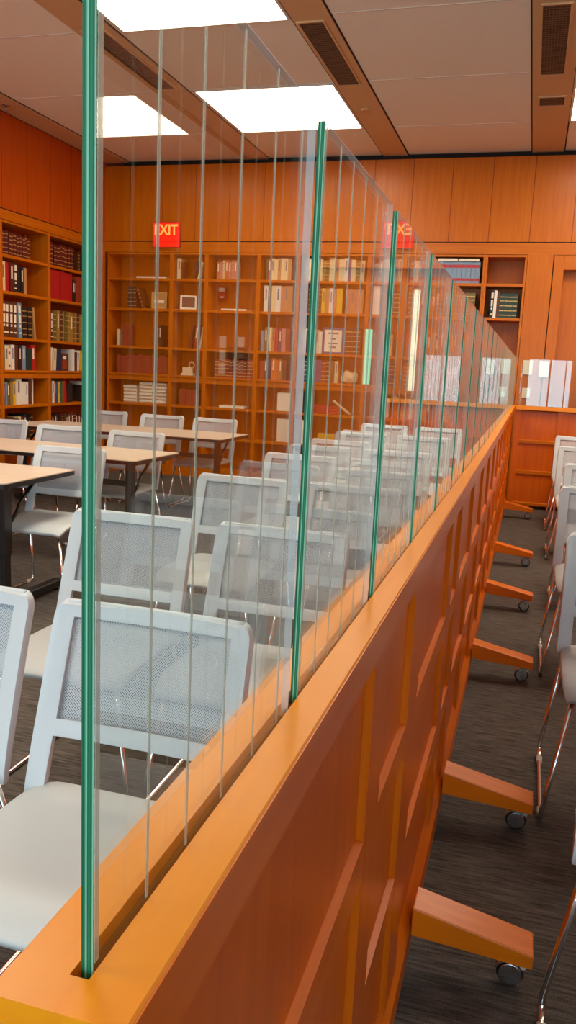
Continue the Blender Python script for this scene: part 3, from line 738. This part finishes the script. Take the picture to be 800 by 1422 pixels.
def caster(parent, x, y, z_top, sgn):
    r_ = .032
    w = MB(); w.cyl((x-.008*sgn, y, r_), 'Y', r_, .02, M['rubber'], 20, .004)
    cst = w.build('caster', None, parent)
    f = MB(); f.cyl((x, y, z_top-.005), 'Z', .018, .01, M['steel'], 16)
    for s in (-1, 1):
        f.prism([(x-.014*sgn, .03), (x-.002*sgn, .02), (x+.018, z_top-.008), (x-.018, z_top-.008)], 'Y', y+s*.013-.0015, y+s*.013+.0015, M['steel'])
    f.box(x-.018, x+.018, y-.0145, y+.0145, z_top-.012, z_top-.008, M['steel'])
    hood = [(x-.008*sgn+(r_+.004)*math.cos(t), r_+(r_+.004)*math.sin(t)) for t in [PI*k/10 for k in range(1, 10)]]
    f.build('fork', None, cst)
    h = MB()
    pts = hood+[(x-.008*sgn+(r_+.0015)*math.cos(t), r_+(r_+.0015)*math.sin(t)) for t in [PI*k/10 for k in range(9, 0, -1)]]
    h.prism(pts, 'Y', y-.0165, y+.0165, M['steel'])
    for sd in (-1, 1): h.cyl((x-.008*sgn, y+sd*.017, r_+.004), 'Y', r_*.84, .006, M['steel'], 22, .002)
    h.build('wheel_hood', None, cst)
for fy in (1.805, 2.505, 3.835, 5.06, 6.32, 8.50):
    for sgn in (1, -1):
        root = -.155 if sgn == 1 else -.208
        tip = .124 if sgn == 1 else -.487
        f = MB()
        f.prism([(root, .095), (tip, .078), (tip, .112), (root, .168)], 'Y', fy-.045, fy+.045, M['foot'])
        ft = bake(f.build('foot', None, part), [('BEVEL', dict(width=.003, segments=2))])
        caster(ft, tip-.038*sgn, fy, .079, sgn)
        MB().cyl((tip-.02*sgn, fy-.03, .073), 'Z', .008, .012, M['glide'], 12).build('bumper', None, ft)

# glass panels in the slot
GL = .337
def make_glass():
    r = thing('glass_screen', '', 'glass panel', (SL, 0, 0), 0, 'glass panels along the rail')
    z0, z1, th = RT-.0084, GT, .0032
    MB().box(-th, th, .0006, GL-.0006, z0, z1-.0006, M['glass']).build('pane', None, r)
    for nm, bx in (('polished_edge', (0, .0006, z0, z1)), ('polished_edge', (GL-.0006, GL, z0, z1)), ('top_edge', (.0006, GL-.0006, z1-.0006, z1))):
        far = bx[0] > .3
        MB().box(-th, th, bx[0], bx[1], bx[2], bx[3], M['farline' if far or nm == 'top_edge' else 'edge']).build('ground_edge' if far else nm, None, r)
    MB().box(th+.0002, th+.0006, 0.0006, .0046, z0+.012, z1-.002, M['line']).build('bevelled_edge', None, r)
    for y in (.058, .112, .172, .237, .300):
        MB().box(th+.0002, th+.0006, y-.0014, y+.0014, z0+.010, z1-.004, M['line']).build('pale_line', None, r)  # thin pale see-through strips down the pane's face
    return r
gys = [.316, .682, 1.058, 1.432, 1.812, 2.187, 2.586]
while gys[-1] < 8.4: gys.append(gys[-1]+.386)
g0 = make_glass()
for i, gy in enumerate(gys):
    lb = 'clear glass panel with green edges, %s along the wooden rail from its front end' % ORD[i]
    if i == 0: g0.location = (SL, gy, 0); g0['label'] = lb
    else: dup(g0, (SL, gy, 0), 0, lb)

# ------------------------------------------------------------------ cross partition in front of the doors
PY = 9.19; PX0, PX1 = -.144, 1.26
cp = thing('rolling_partition', 'short wooden partition set across the end of the long rail before the doors', 'partition', (0, 0, 0))
c = MB(); c.box(PX0, PX1, PY-.028, PY+.012, RT-.045, RT, M['capx'], .003); c.box(PX0, PX1, PY+.026, PY+.05, RT-.045, RT, M['capx'], .003); c.box(PX0, PX1, PY+.012, PY+.026, RT-.045, RT-.028, M['groove'])
c.build('cap_rail', None, cp)
b = MB(); b.box(PX0, PX1, PY+.02, PY+.034, .05, RT-.045, M['body'])
for z0, z1 in ((.04, .075), (.38, .425), (.715, .755), (1.05, RT-.045)):
    b.prism([(PY+.02, z0), (PY+.02, z1), (PY, z1-.01), (PY, z0)], 'X', PX0, PX1, M['woodx'])
for a_, b_ in ((PX0, -.085), (.30, .345), (.73, .775), (1.2, PX1)):
    b.box(a_, b_, PY-.0005, PY+.02, .04, RT-.045, M['body'])
b.build('panel_body', None, cp)
for fx in (.05, 1.1):
    ft = MB().box(fx-.04, fx+.04, PY-.0, PY+.045, .012, .05, M['foot'], .004).build('foot', None, cp)
    MB().cyl((fx, PY+.02, .0075), 'Z', .018, .015, M['rubber'], 16).build('bumper', None, ft)
gc = None
for i in range(3):
    r = thing('glass_screen', 'clear glass panel standing on the cross partition, %s from the rail corner' % ORD[i], 'glass panel', (PX0+.02+i*.46, PY+.019, 0), 0, 'glass panels on the cross partition')
    z0, z1 = RT-.026, GT
    MB().box(.0006, .4494, -.0035, .0035, z0, z1-.0006, M['glass']).build('pane', None, r)
    MB().box(0, .0006, -.0035, .0035, z0, z1, M['edge']).build('polished_edge', None, r)
    MB().box(.4494, .45, -.0035, .0035, z0, z1, M['edge']).build('polished_edge', None, r)
    MB().box(.0006, .4494, -.0035, .0035, z1-.0006, z1, M['edge']).build('top_edge', None, r)

# ------------------------------------------------------------------ chairs
def ss(a, b, t):
    t = max(0, min(1, (t-a)/(b-a))); return t*t*(3-2*t)
def lspace(a, b, n): return [a+(b-a)*i/(n-1) for i in range(n)]
def back_fn(u, v):
    """v=0 at the seat's rear corners, 1 at the top; the sheet bows backwards between its stiles."""
    z = .45+v*.412
    hw = .242-.006*v
    if v > .92: hw -= .022*(1-math.sqrt(max(0, 1-((v-.92)/.08)**2)))
    y = .185+.125*v**1.15+.03*(1-u*u)*min(1, v*2.2)
    return (u*hw, y, z-.008*(1-u*u)*(1 if v > .9 else 0)-.008*(1-u*u)*(1-ss(.35, .6, v)))
def make_chair():
    r = thing('mesh_chair', '', 'chair', (0, 0, 0), 0, '')
    us = sorted(set([-1, -.93, -.86, -.81]+lspace(-.76, .76, 13)+[.81, .86, .93, 1]))
    vs = sorted(set(lspace(0, .2, 4)+[.25, .285, .315, .36, .40]+lspace(.47, .88, 7)+[.905, .925, .945, .962, .976, .988, .996, 1.0]))
    def keep(u, v):
        if abs(u) > .81: return True
        return v > .925 or .315 < v < .40
    f = MB().shell(back_fn, us, vs, keep, .02, M['plastic'])
    bake(f.build('back_frame', None, r), [('BEVEL', dict(width=.005, segments=2, limit_method='ANGLE', angle_limit=math.radians(50)))])
    lip = [(back_fn(u, 1.0)[0], back_fn(u, 1.0)[1]+.008, back_fn(u, 1.0)[2]-.003) for u in lspace(-1, 1, 17)]
    MB().tube(lip, .009, M['plastic'], 8).build('top_lip', None, r)
    n = MB().shell(lambda u, v: (back_fn(u, v)[0], back_fn(u, v)[1]+.004, back_fn(u, v)[2]), lspace(-.84, .84, 13), lspace(.38, .94, 11), lambda u, v: True, .0012, M['net'])
    n.build('mesh_panel', None, r)
    def seat_fn(s, t):            # s across, t front (-1) to rear (1)
        sx = s*math.sqrt(max(0, 1-.5*(abs(t)**6)*.25))
        hw = .234-.004*max(0, t)
        k = 1-.05*(max(0, abs(s)-.6)/.4)**2
        y = -.008+t*.218*k
        z = .471-.012*(1-s*s)*(1-t*t)-.045*ss(-.55, -1.05, -abs(min(0, t))) if t >= 0 else .471-.012*(1-s*s)*(1-t*t)-.040*max(0, (-t-.5)/.5)**2
        z -= .012*max(0, (abs(s)-.7)/.3)**2
        return (sx*hw, y, z)
    st = MB().shell(seat_fn, lspace(-1, 1, 21), lspace(-1, 1, 21), lambda u, v: True, .022, M['seat'])
    bake(st.build('seat', None, r), [('BEVEL', dict(width=.007, segments=3, limit_method='ANGLE', angle_limit=math.radians(50)))])
    def arc(p, q, c, n=6):   # quadratic bend
        return [tuple((1-t)**2*p[i]+2*t*(1-t)*c[i]+t*t*q[i] for i in range(3)) for t in lspace(0, 1, n)]
    for s in (-1, 1):
        x0, x1 = s*.195, s*.258
        pts = [(x0, -.19, .446)]+arc((x1, -.222, .05), (x1, -.17, .0095), (x1, -.22, .0095))+arc((x1, .255, .0095), (x1, .295, .05), (x1, .30, .0095))+[(s*.212, .185, .455)]
        lg = MB().tube(pts, .0085, M['chrome'], 10).build('leg', None, r)
        for y in (-.15, .235):
            MB().box(x1-.011, x1+.011, y-.02, y+.02, .0005, .018, M['glide'], .004).build('glide', None, lg)
    MB().tube([(-.188, -.16, .444), (.188, -.16, .444)], .008, M['chrome'], 8).build('cross_bar', None, r)
    MB().tube([(-.2, .16, .447), (.2, .16, .447)], .008, M['chrome'], 8).build('cross_bar', None, r)
    return r
chair0 = make_chair(); used = [False]
def chair(x, ytop, label, group, rz=0.0):
    loc = (x, ytop-.31, 0)
    if not used[0]:
        used[0] = True; chair0.location = loc; chair0.rotation_euler = (0, 0, rz); chair0['label'] = label; chair0['group'] = group; return chair0
    return dup(chair0, loc, rz, label, group)
G1 = 'grey mesh chairs left of the glass'
chair(-.755, 1.585, 'grey mesh chair in the front row, right beside the first glass panel', G1)
chair(-1.302, 1.60, 'grey mesh chair in the front row at the left picture edge', G1, 0)
rowY = [2.63, 3.80, 5.0, 6.24, 7.36, 8.44]
for i, yy in enumerate(rowY):
    chair((-.772, -.768, -.82, -.826, -.835, -.845)[i], yy, 'grey mesh chair beside the glass rail, %s row' % ORD[i+1], G1, random.uniform(-.02, .02))
    chair((-1.328, -1.328, -1.37, -1.39, -1.405, -1.425)[i], yy-.01, 'grey mesh chair by the table aisle, %s row left of the glass' % ORD[i+1], G1, random.uniform(-.02, .02))
G2 = 'grey mesh chairs right of the rail'
for i, (xx, yy) in enumerate(((.408, 1.74), (.413, 3.083), (.428, 4.45), (.495, 5.68), (.497, 7.15), (.507, 8.45))):
    chair(xx, yy, 'grey mesh chair across the aisle right of the rail, %s row' % ORD[i], G2, 0)
    chair(xx+.55, yy, 'second grey mesh chair right of the rail, %s row, mirrored in the glass' % ORD[i], G2, 0)
G3 = 'grey mesh chairs at the folding tables'
chair(-2.66, 4.42, 'grey mesh chair tucked under the first folding table', G3, .04)
chair(-3.55, 5.80, 'grey mesh chair, middle one behind the second folding table', G3, .05)
chair(-2.895, 5.735, 'grey mesh chair at the end of the second folding table nearest the glass', G3, -.02)
chair(-4.26, 6.0, 'grey mesh chair behind the second folding table nearest the left bookcase', G3, .08)
chair(-4.27, 7.80, 'grey mesh chair behind the third folding table nearest the left bookcase', G3, .04)
chair(-3.60, 7.74, 'grey mesh chair behind the middle of the third folding table', G3, .04)
chair(-3.025, 7.72, 'grey mesh chair at the end of the third folding table nearest the glass', G3, -.02)

# ------------------------------------------------------------------ folding tables
def rrect(x0, x1, y0, y1, r, n=5):
    p = []
    for cx, cy, a in ((x1-r, y1-r, 0), (x0+r, y1-r, PI/2), (x0+r, y0+r, PI), (x1-r, y0+r, 3*PI/2)):
        for k in range(n): p.append((cx+r*math.cos(a+k*PI/2/(n-1)), cy+r*math.sin(a+k*PI/2/(n-1))))
    return p
def table(xr, L, yc, D, rz, label, yo=-.22):
    r = thing('folding_table', label, 'table', (xr, yc, 0), rz, 'folding tables by the left bookcases')
    MB().prism(rrect(-L+.003, -.003, -D/2+.003, D/2-.003, .03), 'Z', .736, .742, M['laminate']).build('table_top', None, r)
    MB().prism(rrect(-L, 0, -D/2, D/2, .032), 'Z', .712, .7365, M['black']).build('edge_band', None, r)
    for s, x in ((1, -.10), (-1, -L+.10)):
        lg = MB().box(x-.022, x+.022, yo-.035, yo+.035, .32, .712, M['black'], .004).box(x-.017, x+.017, yo-.028, yo+.028, .06, .33, M['black'], .003).box(x-.028, x+.028, -.22, .22, .69, .7118, M['black'], .003).build('leg', None, r)
        MB().box(x-.03, x+.03, -D/2+.04, D/2-.04, .022, .068, M['black'], .006).build('foot_bar', None, lg)
        for yy in (-D/2+.08, D/2-.08): MB().cyl((x, yy, .0115), 'Z', .018, .022, M['rubber'], 14).build('glide', None, lg)
        MB().tube([(x, yo+.03, .48), (x, yo+.11, .545), (x, yo+.135, .585), (x, yo+.29, .708)], .011, M['black'], 8).build('brace', None, lg)
    MB().box(-L+.12, -.12, yo-.012, yo+.012, .545, .585, M['black'], .004).build('stretcher', None, r)
    return r
table(-2.585, 1.85, 3.985, .71, 0, 'tan-topped folding table nearest the front, at the left picture edge')
table(-2.485, 1.86, 5.27, .70, -.035, 'tan-topped folding table between the front and rear tables')
table(-2.61, 2.25, 7.215, .76, 0, 'tan-topped folding table farthest back, before the corner bookcases')

# ------------------------------------------------------------------ world, camera, render look
w = bpy.data.worlds.new('World'); bpy.context.scene.world = w; w.use_nodes = True
w.node_tree.nodes['Background'].inputs[0].default_value = (.75, .85, 1, 1); w.node_tree.nodes['Background'].inputs[1].default_value = .3
F, pt, yw, rl = 1133.4, .1759, .2798, .04614
f = Vector((-math.sin(yw)*math.cos(pt), math.cos(yw)*math.cos(pt), -math.sin(pt)))
rt = Vector((math.cos(yw), math.sin(yw), 0)); up = rt.cross(f)
a = rt*math.cos(rl)+up*math.sin(rl); b = up*math.cos(rl)-rt*math.sin(rl)
cam = bpy.data.cameras.new('camera'); co = bpy.data.objects.new('camera', cam); C.objects.link(co)
co.matrix_world = Matrix(((a.x, b.x, -f.x, 0), (a.y, b.y, -f.y, 0), (a.z, b.z, -f.z, H), (0, 0, 0, 1)))
cam.sensor_fit = 'HORIZONTAL'; cam.sensor_width = 36; cam.lens = F/800*36; cam.clip_start = .02
sc = bpy.context.scene; sc.camera = co
sc.view_settings.view_transform = 'Standard'; sc.view_settings.look = 'None'; sc.view_settings.gamma = 1.0
sc.view_settings.use_curve_mapping = False; sc.view_settings.exposure = 0.08
sc.cycles.use_denoising = True
sc.cycles.max_bounces = 10; sc.cycles.transparent_max_bounces = 64; sc.cycles.glossy_bounces = 6; sc.cycles.diffuse_bounces = 5
sc.cycles.caustics_reflective = False; sc.cycles.caustics_refractive = False; sc.cycles.sample_clamp_indirect = 6
